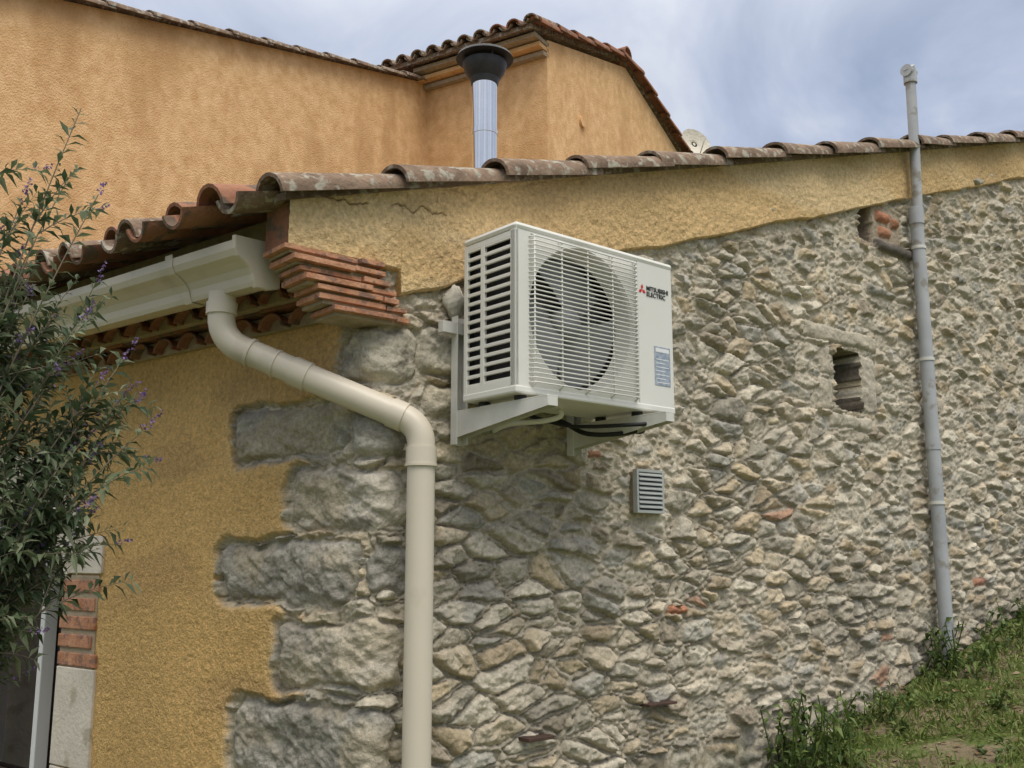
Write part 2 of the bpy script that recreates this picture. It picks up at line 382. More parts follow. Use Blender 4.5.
cz=2.775+.008*np.sin(Tb*11)+.030*(fbm(Tb*22,Tb*0,155,4)-.5)*2+.06*Tb
ck=np.exp(-((Zb-cz)/.0028)**2)*((Tb>-.34)&(Tb<.24))*sstep(.2,.45,fbm(Tb*14,Zb*0,157,2))
hb=hb-.010*ck;cb=cb*(1-.5*ck[...,None])
Pb=np.zeros((len(Tg),nb+2,3));Hb=np.concatenate([np.full((len(Tg),1),-.04),hb[:,:1]*.7,hb],1)
Zb2=np.concatenate([Zb[:,:1]-.0,Zb[:,:1]-.001,Zb+.006],1)
base=np.array(P0)[:2]+Tg[:,None]*np.array(dR)[:2]
Pb[...,:2]=base[:,None,:]+Hb[...,None]*np.array(nR)[:2];Pb[...,2]=Zb2
Cb=np.concatenate([cb[:,:1],cb[:,:1],cb],1)
gridmesh("gable_render_band",Pb,Cb,np.ones(Pb.shape[:2]),M_band,None,house)
mb=MB()
zz=float(roofline(TL))
mb.box(WR(TL+.012,.030,2.56),dL*.12,(dR*.39),UP*(zz-2.56),M_tileR)
mb.box(WR(TL+.12,.026,2.54)+dL*.13,dL*4.4,(dR*.30),UP*(zz-2.54+.02),M_mortar)
mb.obj("eaves_filling",house)
# ------------------------------------------------------------------ roof
rt=MB()
slopev=(dR+UP*.317)
def RP(t,s,dz=0): return P0+dR*t+dL*s+UP*(roofline(t)+dz)+nR*.03
rt.add([RP(-.40,-.03,0.0),RP(9,-.03,0),RP(9,4.8,0),RP(-.40,4.8,0),RP(-.40,-.03,.025),RP(9,-.03,.025),RP(9,4.8,.025),RP(-.40,4.8,.025)],
       [(3,2,1,0),(4,5,6,7),(0,1,5,4),(1,2,6,5),(2,3,7,6),(3,0,4,7)],M_tile)
rn=slopev.cross(-dL).normalized()
if rn.z<0: rn=-rn
def jit(a): return random.uniform(-a,a)
t=-.44
while t<9:
    L=.52
    A=RP(t,0,.024+jit(.006))+nR*(.020+jit(.014));B=RP(t+L,0,.002+jit(.005))+nR*(.016+jit(.014))
    rt.tile(A,B,(rn+nR*jit(.12)),.086+jit(.006),.068+jit(.003),M_tile,.015,96,12,.78)
    t+=.445+jit(.03)
s=.19
while s<4.7:
    tt=-.50+jit(.03)
    nrow=6 if s>2.5 else 14
    for i in range(nrow):
        L=.5;dd=.43
        rt.tile(RP(tt,s+jit(.014),.020+jit(.010)),RP(tt+L,s+jit(.01),.0),rn,.086+jit(.006),.070,M_tile if random.random()<.75 else M_tileR,.014,92,9,.85)
        tt+=dd+jit(.015)
    tt=-.54+jit(.03)
    for i in range(3):
        rt.tile(RP(tt,s+.105+jit(.008),.055),RP(tt+.5,s+.105,.04),-rn,.082,.072,M_tileR if random.random()<.6 else M_tile,.014,80,9,.8)
        tt+=.43
    s+=.212
rt.tile(RP(-.52,.085,.055),RP(-.12,.085,.03),-rn,.08,.07,M_tile,.016,80,10,.8)
rt.obj("clay_tile_roof",house,smooth=True,auto=40)
# ------------------------------------------------------------------ genoise
g=MB()
zs=2.378
for i in range(7):
    f=i/6
    z0=zs+i*.0285+jit(.002)
    t0=-.22-.17*f+jit(.012);t1=.085-.12*f+jit(.015)
    x=t0
    while x<t1-.02:
        ln=min(random.uniform(.17,.27),t1-x)
        g.box(WR(x,-.10,z0+jit(.003)),dR*(ln-.004)+UP*jit(.003),nR*(.10+.055+jit(.012)),UP*(.016+jit(.002)),M_brick)
        x+=ln
    g.box(WR(t0+.02,-.10,z0-.010),dR*(t1-t0-.04),nR*(.10+.036),UP*(.032 if i<6 else .026),M_mortar)
for row,(z0,off) in enumerate(((2.415,.11),(2.485,.19))):
    x=.06
    while x<4.3:
        g.boxL(x,x+.214,-.05,off+jit(.006),z0+.050,z0+.064,M_tileR)
        x+=.22
    g.boxL(.05,4.3,-.05,off-.05,z0-.01,z0+.047,M_mortar)
    x=.12+row*.08
    while x<4.3:
        g.tile(WL(x,off-.012+jit(.006),z0-.010),WL(x,-.05,z0-.010),UP,.068,.062,M_tileR,.012,86,8,.80)
        x+=.165
g.obj("genoise_cornice",house,bevel=.0015)
# ------------------------------------------------------------------ doorway
d=MB()
d.boxL(1.535,1.832,-.22,.046,-.15,.38,M_lime);d.boxL(1.60,1.832,-.22,.045,.386,.77,M_lime);d.boxL(1.54,1.832,-.22,.046,.776,1.165,M_lime)
for i in range(5):
    z0=1.172+i*.074
    d.boxL(1.545+jit(.012)+(i%2)*.035,1.832,-.22,.047+jit(.002),z0,z0+.052,M_brick)
d.boxL(1.56,1.828,-.22,.040,1.166,1.54,M_mortar)
d.boxL(1.54,1.832,-.22,.046,1.546,1.70,M_lime)
th0=math.asin(.6/AC_R);nv=7
for i in range(nv):
    a0=-th0*1.04+2*th0*1.04*i/nv+.006;a1=-th0*1.04+2*th0*1.04*(i+1)/nv-.006
    sub=4;vs=[];fs=[]
    for k in range(sub+1):
        a=a0+(a1-a0)*k/sub
        for rr in (AC_R,AC_R+.22):
            for off in (-.22,.047):
                vs.append(WL(AC_S+rr*math.sin(a),off,AC_Z+rr*math.cos(a)))
    for k in range(sub):
        o=k*4
        fs+=[(o,o+4,o+5,o+1),(o+2,o+3,o+7,o+6),(o+1,o+5,o+7,o+3),(o,o+2,o+6,o+4)]
    fs+=[(0,1,3,2),(sub*4,sub*4+2,sub*4+3,sub*4+1)]
    d.add(vs,fs,M_lime)
d.boxL(3.028,3.30,-.22,.046,-.15,1.70,M_lime)
d.boxL(1.80,3.06,-.30,-.26,-.15,1.95,M_glass)
for (a,b) in ((1.845,1.875),(2.41,2.45),(2.985,3.02)): d.boxL(a,b,-.255,-.19,-.1,1.9,M_white)
d.boxL(1.875,2.985,-.254,-.21,-.1,.6,M_rust)
d.obj("arched_doorway",house,bevel=.004)
ia=MB()
ia.boxR(1.22,1.38,.0,.06,1.045,1.055,M_rust);ia.boxR(.60,.72,.0,.06,.985,.997,M_rust)
ia.obj("iron_wall_anchor",house,bevel=.002)
# ------------------------------------------------------------------ gutter
gu=MB()
prof=[(.265,2.615),(.262,2.48),(.30,2.468),(.345,2.468),(.352,2.482),(.358,2.505),(.372,2.525),(.395,2.542),(.418,2.555),(.428,2.575),(.430,2.602),(.418,2.604),(.416,2.580)]
n=len(prof);vs=[];s0,s1=.225,4.2
for sx in (s0,s1):
    for (o,z) in prof: vs.append(WL(sx,o,z))
gu.add(vs,[(i,i+1,n+i+1,n+i) for i in range(n-1)],M_gutter)
cap=[(.258,2.622),(.255,2.474),(.30,2.460),(.350,2.460),(.360,2.480),(.366,2.50),(.378,2.518),(.400,2.535),(.424,2.548),(.436,2.570),(.438,2.612)]
m=len(cap)
vs=[WL(.210,o,z) for o,z in cap]+[WL(.226,o,z) for o,z in cap]
gu.add(vs,[tuple(range(m)),tuple(range(m,2*m))[::-1]]+[(i,(i+1)%m,m+(i+1)%m,m+i) for i in range(m)],M_gutter)
for sj in (.56,2.3):
    vs=[];pp=cap[2:]
    for sx in (sj,sj+.04):
        for o,z in pp: vs.append(WL(sx,o-.004,z+.003))
    q=len(pp);gu.add(vs,[(i,i+1,q+i+1,q+i) for i in range(q-1)],M_gutter)
gutter=gu.obj("roof_gutter",smooth=False)
so=gutter.modifiers.new("s","SOLIDIFY");so.thickness=.003
dp=MB()
pA=WL(.42,.325,2.48)
cV=WR(.085,.125,2.0)
def arcpts(a,b,c,rad,n=7):
    a,b,c=Vector(a),Vector(b),Vector(c)
    u=(a-b).normalized();w=(c-b).normalized();l=rad
    p=b+u*l;q=b+w*l
    return [(p*(1-x)**2+b*2*x*(1-x)+q*x**2) for x in [i/n for i in range(n+1)]]
top=pA;corner1=Vector((pA.x,pA.y,2.32))
corner2=Vector((cV.x,cV.y,2.03));bot=Vector((cV.x,cV.y,float(ground_t(.085))-.05))
path=[top]+arcpts(top,corner1,corner2,.085)+arcpts(corner1,corner2,bot,.07)+[bot]
rp=.045
dp.tube(path,rp,M_gutter,24)
def collar(p,dirv,ln,rr): dp.tube([p-dirv*ln/2,p+dirv*ln/2],rr,M_gutter,24)
dg=(corner2-corner1).normalized()
collar(corner1+dg*.115,dg,.012,rp+.0045);collar(corner1+dg*.21,dg,.008,rp+.0035);collar(corner1+dg*.30,dg,.06,rp+.004)
collar(corner2-dg*.085,dg,.05,rp+.004)
collar(corner2-UP*.10,UP,.055,rp+.005);collar(corner2-UP*.13,UP,.008,rp+.008)
collar(pA-UP*.055,UP,.04,rp+.006)
dp.boxR(.075,.095,0,.09,1.955,1.975,M_gutter)
dp.obj("downpipe",smooth=True,auto=35)
# ------------------------------------------------------------------ air conditioner
ac=empty("air_conditioner_outdoor_unit")
t0,t1,o0,o1,z0,z1=.232,.987,.152,.420,2.119,2.669
b=MB()
b.boxR(t0+.004,t1,o0+.004,o0+.012,z0+.02,z1-.02,M_acdark)
b.boxR(t1-.006,t1,o0,o1,z0+.012,z1-.012,M_ac)
b.boxR(t0,t1,o0,o1,z0+.002,z0+.02,M_ac)
b.obj("casing_panels",ac,bevel=.003)
lid=MB();lid.boxR(t0-.004,t1+.004,o0-.004,o1+.005,z1-.020,z1+.006,M_ac);lid.obj("top_lid",ac,bevel=.012)
base=MB();base.boxR(t0-.002,t1+.002,o0-.002,o1+.003,z0-.004,z0+.022,M_ac);base.obj("base_pan",ac,bevel=.006)
sd=MB()
rows=15;zz0=z0+.045;zz1=z1-.04;ph=(zz1-zz0)/rows
cm0,cm1=o0+.088,o0+.108
colsO=[(o0+.018,cm0),(cm1,o1-.028)]
sd.boxR(t0,t0+.012,o0,o0+.018,z0+.02,z1-.02,M_ac);sd.boxR(t0,t0+.012,cm0,cm1,z0+.02,z1-.02,M_ac);sd.boxR(t0,t0+.012,o1-.028,o1,z0+.02,z1-.02,M_ac)
sd.boxR(t0+.0005,t0+.0115,o0+.018,o1-.028,z0+.02,zz0,M_ac);sd.boxR(t0+.0005,t0+.0115,o0+.018,o1-.028,zz1,z1-.02,M_ac)
for i in range(rows+1):
    for a_,b_ in colsO: sd.boxR(t0+.001,t0+.010,a_,b_,zz0+i*ph-.006,zz0+i*ph+.006,M_ac)
sd.boxR(t0+.035,t0+.04,o0+.01,o1-.02,z0+.02,z1-.02,M_acdark)
sd.obj("side_louvres",ac,bevel=.0015)
fl,frr,fb,ft=t0,t0+.565,z0+.012,z1-.012
cT=t0+.302;cZ=(z0+z1)/2;rad=.246
fr=MB();nseg=64
circ=[];sq=[]
for k in range(nseg):
    a=2*math.pi*k/nseg+math.pi/nseg;c,s_=math.cos(a),math.sin(a)
    circ.append((cT+rad*c,cZ+rad*s_))
    sc=min(((frr-cT) if c>0 else (cT-fl))/max(abs(c),1e-6),((ft-cZ) if s_>0 else (cZ-fb))/max(abs(s_),1e-6))
    sq.append((cT+sc*c,cZ+sc*s_))
vs=[WR(a,o1,z) for a,z in circ]+[WR(a,o1,z) for a,z in sq]+[WR(cT+(a-cT)*.97,o1-.012,cZ+(z-cZ)*.97) for a,z in circ]+[WR(cT+(a-cT)*.93,o1-.075,cZ+(z-cZ)*.93) for a,z in circ]
fs=[]
for k in range(nseg):
    j=(k+1)%nseg
    fs+=[(k,nseg+k,nseg+j,j),(2*nseg+k,k,j,2*nseg+j),(3*nseg+k,2*nseg+k,2*nseg+j,3*nseg+j)]
fr.add(vs,fs,M_ac)
for (a,z) in ((fl,fb),(frr,fb),(frr,ft),(fl,ft)):
    near=sorted(range(nseg),key=lambda k:(sq[k][0]-a)**2+(sq[k][1]-z)**2)[:2]
    fr.add([WR(a,o1,z),WR(*[sq[near[0]][0]],o1,sq[near[0]][1]),WR(sq[near[1]][0],o1,sq[near[1]][1])],[(0,1,2)],M_ac)
fr.obj("front_panel",ac)
fs_=MB();fs_.boxR(fl,fl+.01,o1-.03,o1-.001,fb,ft,M_ac);fs_.boxR(frr+.003,t1,o1-.02,o1+.001,fb,ft,M_ac);fs_.obj("service_panel",ac,bevel=.006)
fan=MB()
fan.boxR(t0+.045,t0+.56,o1-.15,o1-.14,z0+.03,z1-.03,M_fanback)
fc=WR(cT,o1-.09,cZ)
fan.tube([fc-nR*.03,fc+nR*.02],[.06,.055],M_fan,24)
for k in range(3):
    a0=k*2*math.pi/3+.3;vs=[];fs=[]
    for i in range(9):
        a=a0+i/8*1.75;tw=.05*(i/8)
        for j,rr in enumerate((.05,.13,.222)):
            vs.append(WR(cT+rr*math.cos(a+rr*1.2),o1-.12+tw,cZ+rr*math.sin(a+rr*1.2)))
    for i in range(8):
        for j in range(2): q=i*3+j;fs.append((q,q+1,q+4,q+3))
    fan.add(vs,fs,M_fan)
fan.obj("fan",ac,smooth=True)
gr_=MB()
ga,gb=t0+.055,t0+.558
gz0,gz1=z0+.035,z1-.035;nw=33
for i in range(nw):
    z=gz0+(gz1-gz0)*i/(nw-1)
    gr_.tube([WR(ga,o1-.002,z),WR(ga+.012,o1+.020,z),WR(gb-.012,o1+.020,z),WR(gb,o1-.002,z)],.0025,M_ac,6)
for i in range(5):
    a=ga+.012+(gb-ga-.024)*i/4
    gr_.tube([WR(a,o1-.002,gz0-.012),WR(a,o1+.016,gz0-.004),WR(a,o1+.016,gz1+.004),WR(a,o1-.002,gz1+.012)],.003,M_ac,6)
gr_.obj("fan_grille",ac,smooth=True)
lg=MB()
def rhomb(ct,cz,ang,l=.021,w=.0065):
    u=Vector((math.cos(ang),math.sin(ang)));v=Vector((-u.y,u.x))
    ps=[Vector((0,0)),u*l*.5+v*w,u*l,u*l*.5-v*w]
    lg.add([WR(ct+p.x,o1+.0028,cz+p.y) for p in ps],[(0,3,2,1)],M_red)
lc=(t0+.592,z1-.118)
for a in (90,210,330): rhomb(lc[0],lc[1],R_(a))
lg.boxR(t1-.105,t1-.022,o1+.001,o1+.003,z0+.095,z0+.235,M_label)
lg.boxR(t1-.099,t1-.028,o1+.003,o1+.0036,z0+.215,z0+.229,M_white)
for i in range(7): lg.boxR(t1-.098,t1-.03-.02*(i%2),o1+.003,o1+.0036,z0+.103+i*.014,z0+.106+i*.014,M_white)
lg.obj("badge_and_rating_label",ac)
for i,tx in enumerate(("MITSUBISHI","ELECTRIC")):
    cu=bpy.data.curves.new("badge_text","FONT");cu.body=tx;cu.size=.0235;cu.offset=.0004;cu.extrude=.0004
    cu.materials.append(M_black)
    o=bpy.data.objects.new("badge_text",cu);scene.collection.objects.link(o)
    p=WR(t0+.614,o1+.003,z1-.116-i*.021)
    o.matrix_world=Matrix(((dR.x,0,nR.x,p.x),(dR.y,0,nR.y,p.y),(0,1,0,p.z),(0,0,0,1)))
    o.parent=ac
br=MB()
for tt in (.285,.83):
    br.boxR(tt-.024,tt+.024,.045,.049,1.985,2.43,M_galv);br.boxR(tt-.024,tt-.020,.049,.080,1.985,2.43,M_galv);br.boxR(tt+.020,tt+.024,.049,.080,1.985,2.43,M_galv)
    for sgn in (-1,1):
        x0=tt+sgn*.020
        ps=[(.05,2.095),(.53,2.095),(.53,2.066),(.08,2.01),(.05,2.01)]
        vs=[WR(x0-.0015,o,z) for o,z in ps]+[WR(x0+.0015,o,z) for o,z in ps];n5=5
        br.add(vs,[tuple(range(n5)),tuple(range(n5,2*n5))[::-1]]+[(i,(i+1)%n5,n5+(i+1)%n5,n5+i) for i in range(n5)],M_galv)
    br.boxR(tt-.022,tt+.022,.05,.53,2.095,2.099,M_galv);br.boxR(tt-.020,tt+.020,.528,.53,2.066,2.095,M_galv)
    for oo in (.20,.38):
        br.tube([WR(tt,oo,2.099),WR(tt,oo,2.115)],.02,M_rub,12)
br.boxR(.20,1.0,.051,.078,2.365,2.405,M_galv)
br.obj("wall_bracket",ac,bevel=.0015)
pf=MB()
def blob(c,rx,ry,rz,m,tgt,n=9):
    vs=[];fs=[]
    for i in range(n+1):
        th=math.pi*i/n
        for k in range(12):
            ph_=2*math.pi*k/12;rr=1+.12*math.sin(3*ph_+i)+.08*math.sin(5*th)
            vs.append(c+dR*rx*rr*math.sin(th)*math.cos(ph_)+nR*ry*rr*math.sin(th)*math.sin(ph_)+UP*rz*math.cos(th)*rr)
    for i in range(n):
        for k in range(12): fs.append((i*12+k,i*12+(k+1)%12,(i+1)*12+(k+1)%12,(i+1)*12+k))
    tgt.add(vs,fs,m)
blob(WR(.285,.03,2.49),.045,.035,.055,M_foam,pf)
cab=[WR(.95,.10,2.24),WR(.96,.17,2.10),WR(.92,.30,2.06),WR(.87,.36,2.055),WR(.79,.30,2.04),WR(.75,.2,2.05),WR(.77,.08,2.10),WR(.77,.02,2.12)]
def smoothp(p,n=5):
    o=[]
    for i in range(len(p)-1):
        a=p[max(i-1,0)];b_=p[i];c=p[i+1];d_=p[min(i+2,len(p)-1)]
        for k in range(n):
            x=k/n;o.append(.5*((2*b_)+(c-a)*x+(2*a-5*b_+4*c-d_)*x*x+(3*b_-a-3*c+d_)*x**3))
    o.append(p[-1]);return o
pf.tube(smoothp(cab),.009,M_rub,8)
pf.tube(smoothp([WR(.95,.2,2.2),WR(.94,.28,2.08),WR(.90,.42,2.075),WR(.85,.45,2.07),WR(.77,.40,2.062),WR(.68,.2,2.07),WR(.60,.05,2.12)]),.007,M_rub,8)
pf.tube(smoothp([WR(.58,.25,2.115),WR(.58,.25,2.09),WR(.54,.20,2.075),WR(.48,.1,2.07),WR(.46,.03,2.05)]),.009,M_ac,8)
pf.obj("cables_and_foam",ac,smooth=True)
# ------------------------------------------------------------------ wall vent
v=MB()
va,vb,vz0,vz1=1.175,1.335,1.785,1.958
v.boxR(va,vb,.035,.050,vz0,vz1,M_vent)
v.boxR(va,va+.011,.05,.058,vz0,vz1,M_vent);v.boxR(vb-.011,vb,.05,.058,vz0,vz1,M_vent);v.boxR(va+.011,vb-.011,.05,.058,vz1-.011,vz1,M_vent);v.boxR(va+.011,vb-.011,.05,.058,vz0,vz0+.011,M_vent)
for i in range(8):
    z=vz0+.016+i*.0182
    v.box(WR(va+.012,.051,z+.012),dR*(vb-va-.024),nR*.010-UP*.009,UP*.005,M_vent)
v.boxR(va+.012,vb-.012,.0502,.0508,vz0+.012,vz1-.012,M_acdark)
v.boxR(va+.01,vb-.01,-.02,.036,vz0+.01,vz1-.01,M_mortar)
v.obj("ventilation_grille",bevel=.001)
# ------------------------------------------------------------------ pole
p=MB()
TP=3.57
zb_=float(ground_t(TP))-.1
def WP(z,o=.075): return WR(TP,o,z)
p.tube([WP(zb_),WP(3.55)],.037,M_pvc,18)
p.tube([WP(3.50),WP(3.60)],.042,M_pvc,18)
p.tube([WP(2.2),WP(2.27)],.0405,M_pvc,18)
p.tube([WP(3.55,.085),WP(3.95,.095),WP(4.40,.10)],.029,M_pvc,18)
p.tube([WP(4.36,.10),WP(4.43,.10),WP(4.455,.10)-dR*.02],.038,M_pvc,18)
p.tube([WP(4.43,.10)-dR*.045,WP(4.43,.10)+dR*.025],.036,M_pvc,14)
for z in (1.9,2.7,3.35):
    p.tube([WP(z),WP(z+.018)],.0415,M_galv,18);p.boxR(TP-.01,TP+.01,0,.05,z,z+.018,M_galv)
p.obj("vent_pipe",smooth=True,auto=40)
# ------------------------------------------------------------------ flue
f=MB()
FX=Vector((-.185,6.3,0))
f.tube([FX+UP*3.2,FX+UP*4.78],.085,M_inox,28)
f.tube([FX+UP*4.40,FX+UP*4.43],.089,M_inox,28)
f.tube([FX+UP*4.76,FX+UP*4.80],[.09,.10],M_cap,28)
f.tube([FX+UP*4.80,FX+UP*4.85,FX+UP*4.90,FX+UP*4.915],[.10,.135,.15,.15],M_cap,28)
f.tube([FX+UP*4.945,FX+UP*4.965,FX+UP*5.0,FX+UP*5.02],[.195,.185,.12,.03],M_cap,28)
for k in range(4):
    a=k*math.pi/2+.4;e=Vector((math.cos(a),math.sin(a),0))*.14
    f.tube([FX+e+UP*4.90,FX+e+UP*4.97],.008,M_cap,6)
f.obj("metal_chimney_flue",smooth=True,auto=40)
# ------------------------------------------------------------------ upper building
ub=empty("ochre_house")
dB=Vector((.515,.857,0));dA=Vector((-.857,.515,0))
K=Vector((.378,10.0,0));Cc=K+dA*1.593
w=MB()
zE=7.14
def V(p,z): return Vector((p.x,p.y,z))
F=K+dB*2.04;G=K+dB*4.08
back=dA*6
w.add([V(K,0),V(F,0),V(G,0),V(G,zE),V(F,zE+.587),V(K,zE)],[(0,1,2,3,4,5)],M_upper)
w.add([V(K,0),V(K,zE),V(K+back,zE),V(K+back,0)],[(0,1,2,3)],M_upper)
w.add([V(G,0),V(G+back,0),V(G+back,zE),V(G,zE)],[(0,1,2,3)],M_upper)
W0=Cc-dB*6.4
def zbig(s): return 7.05-.287*s
th=dA*3
w.add([V(Cc,0),V(W0,0),V(W0,zbig(6.4)),V(Cc,zbig(0))],[(0,3,2,1)],M_upper)
w.add([V(Cc+th,0),V(W0+th,0),V(W0+th,zbig(6.4)),V(Cc+th,zbig(0))],[(0,1,2,3)],M_upper)
w.add([V(W0,0),V(W0+th,0),V(W0+th,zbig(6.4)),V(W0,zbig(6.4))],[(0,1,2,3)],M_upper)
w.add([V(Cc,zbig(0)),V(W0,zbig(6.4)),V(W0+th,zbig(6.4)),V(Cc+th,zbig(0))],[(0,1,2,3)],M_tileR)
w.obj("rendered_walls",ub)
w2=MB()
nB=Vector((dB.y,-dB.x,0))
cpt=V(K+dB*.80,6.51)
w2.tube([cpt,cpt+nB*.03],.065,M_upper,20)
w2.obj("wall_disc",ub)
rf=MB()
s=6.4
while s>0.1:
    A=V(Cc-dB*s-dA*.03,zbig(s)+.01);B=V(Cc-dB*(s-.5)-dA*.03,zbig(s-.5)-.01)
    rf.tile(A,B,UP,.08+jit(.004),.07,M_tile,.015,95,8,.7);s-=.42
for sgn,s_a in ((1,-.35),(-1,4.45)):
    s=s_a
    for i in range(6):
        def zz_(x): return zE+.06+.288*(2.04-abs(x-2.04))
        A=V(K+dB*s+nB*.04,zz_(s)+.05);B=V(K+dB*(s+sgn*.48)+nB*.04,zz_(s+sgn*.48)+.02)
        rf.tile(A,B,UP,.10,.085,M_tileR,.018,98,9,.85);s+=sgn*.42
rf.tile(V(F-dA*.05,zE+.75),V(F+dA*5,zE+.75),UP,.11,.11,M_tileR,.018,95,9)
e=dB*.35
def slab(a,b,c,dd,m,h=.05):
    rf.add([a,b,c,dd]+[x+UP*h for x in (a,b,c,dd)],[(3,2,1,0),(4,5,6,7),(0,1,5,4),(1,2,6,5),(2,3,7,6),(3,0,4,7)],m)
slab(V(K-e,zE-.02),V(F,zE+.66),V(F+back,zE+.66),V(K-e+dA*1.9,zE-.02),M_tile)
slab(V(G+e,zE-.02),V(F,zE+.66),V(F+back,zE+.66),V(G+e+back,zE-.02),M_tile)
x=-.02
while x<1.95:
    A=V(K+dA*x-dB*.40,zE+.03);B=V(K+dA*x+dB*.1,zE+.17)
    rf.tile(A,B,UP,.085,.08,M_tile if random.random()<.7 else M_tileR,.016,92,8,.85)
    rf.tile(A+dA*.1+UP*.04,B+dA*.1+UP*.04,-UP,.08,.075,M_tile,.016,80,8,.8)
    x+=.21
for i in range(3):
    a=V(K-dB*(.08+.09*i),zE-.20+.065*i)
    rf.box(a,dA*1.6,dB*(.12+.09*i),UP*.045,M_mortar if i!=1 else M_upper)
rf.obj("tile_roof",ub,smooth=True,auto=40)
sdh=MB()
dc=V(G,0)+Vector((.14,-.1,7.46))
ax=Vector((.35,-.85,.35)).normalized();u=ax.cross(UP).normalized();vv_=u.cross(ax)
vs=[dc-ax*.06];fs=[]
for i in range(1,6):
    rr=.23*i/5
    for k in range(24):
        a=2*math.pi*k/24;vs.append(dc-ax*.06+ax*.06*(i/5)**2+(u*math.cos(a)+vv_*math.sin(a)*1.05)*rr)
for k in range(24): fs.append((0,1+k,1+(k+1)%24))
for i in range(4):
    for k in range(24): a=1+i*24+k;b_=1+i*24+(k+1)%24;fs.append((a,b_,b_+24,a+24))
sdh.add(vs,fs,M_foam)
sdh.tube([dc-ax*.07,V(G,0)+Vector((.02,0,7.1))],.02,M_galv,8)
sdh.tube([dc-vv_*.23,dc+ax*.22-vv_*.10],.008,M_galv,6)
sdh.obj("satellite_dish",smooth=True)
# ------------------------------------------------------------------ ground
def gz(x,y):
    t=tof(x,y);return ground_t(t)+.03*(fbm(x*1.3+50,y*1.3+50,160,3)-.5)+.02*(fbm(x*6+50,y*6+50,161,3)-.5)
gx=np.concatenate([-np.geomspace(400,6,22),np.linspace(-5.5,9,260),np.geomspace(9.6,400,22)])
gy=np.concatenate([-np.geomspace(400,4,20),np.linspace(-3.5,10,240),np.geomspace(10.6,400,22)])
GX,GY=np.meshgrid(gx,gy,indexing='ij');GZ=gz(GX,GY)
gridmesh("ground",np.stack([GX,GY,GZ],-1),None,None,M_soil)
# ------------------------------------------------------------------ vegetation
class Leaves:
    def __init__(s): s.v=[];s.f=[]
    def leaf(s,p,d,l,w,nrm,droop=.3):
        d=d.normalized();sd=d.cross(nrm)
        if sd.length<1e-3: sd=d.cross(Vector((1,0,0)))
        sd.normalize();nn_=sd.cross(d)
        a=p;b_=p+d*l*.45+sd*w*.5+nn_*w*.2;c=p+d*l*.45-sd*w*.5+nn_*w*.2;m_=p+d*l*.5;t_=p+d*l-UP*l*droop
        o=len(s.v);s.v+=[a,b_,m_,c,t_];s.f+=[(o,o+1,o+2),(o,o+2,o+3),(o+1,o+4,o+2),(o+2,o+4,o+3)]
def bez(a,b_,c,n):
    return [a*(1-x)**2+b_*2*x*(1-x)+c*x*x for x in [i/n for i in range(n+1)]]
def rv(a=1): return Vector((jit(a),jit(a),jit(a)))
bush=empty("buddleia_bush")
lv=Leaves();st=MB();fl_=Leaves()
def twig(pts,r0,leafstart,ll,step=.026):
    st.tube(pts,[r0*(1-.8*i/(len(pts)-1)) for i in range(len(pts))],M_stem,5,False)
    acc=0;tot=sum((pts[i+1]-pts[i]).length for i in range(len(pts)-1));run=0
    for i in range(len(pts)-1):
        sg=pts[i+1]-pts[i];L=sg.length;d_=sg.normalized()
        while acc<L:
            if (run+acc)/tot>leafstart:
                p_=pts[i]+d_*acc
                sd=d_.cross(rv()).normalized()
                f_=(run+acc)/tot
                for s_ in (-1,1):
                    l=ll*random.uniform(.6,1.2)*(1.1-.45*f_)
                    if random.random()<.92: lv.leaf(p_,(sd*s_*.8+d_*.55+rv(.25)),l,l*random.uniform(.24,.38),UP+rv(.6),random.uniform(.05,.45))
            acc+=step*random.uniform(.7,1.3)
        acc-=L;run+=L
def stem(base,tip,arch,r0=.007,side=5,ll=.082,ls_=.3):
    mid=(base+tip)*.5+UP*arch+rv(.08)
    pts=bez(base,mid,tip,12)
    twig(pts,r0,ls_,ll)
    for k in range(side):
        i=random.randint(3,11);p_=pts[i];d_=(pts[min(i+1,12)]-pts[i-1]).normalized()
        dd_=(d_+rv(.9)).normalized();l=random.uniform(.10,.28)
        e_=p_+dd_*l+UP*.02
        tw=bez(p_,p_+dd_*l*.5+UP*.04,e_,5);twig(tw,.0025,.05,ll*.82,.017)
        if random.random()<.12: spike(e_,(e_-p_).normalized())
    if random.random()<.6: spike(tip,(pts[-1]-pts[-3]).normalized())
def spike(p_,d_):
    L=random.uniform(.03,.08)
    for i in range(int(L*420)):
        x=random.random();q=p_+d_*L*x+rv(1).normalized()*.009*(1.1-x)
        fl_.leaf(q,rv(),.010,.008,UP+rv(),0)
B0=Vector((-1.95,2.7,0.05))
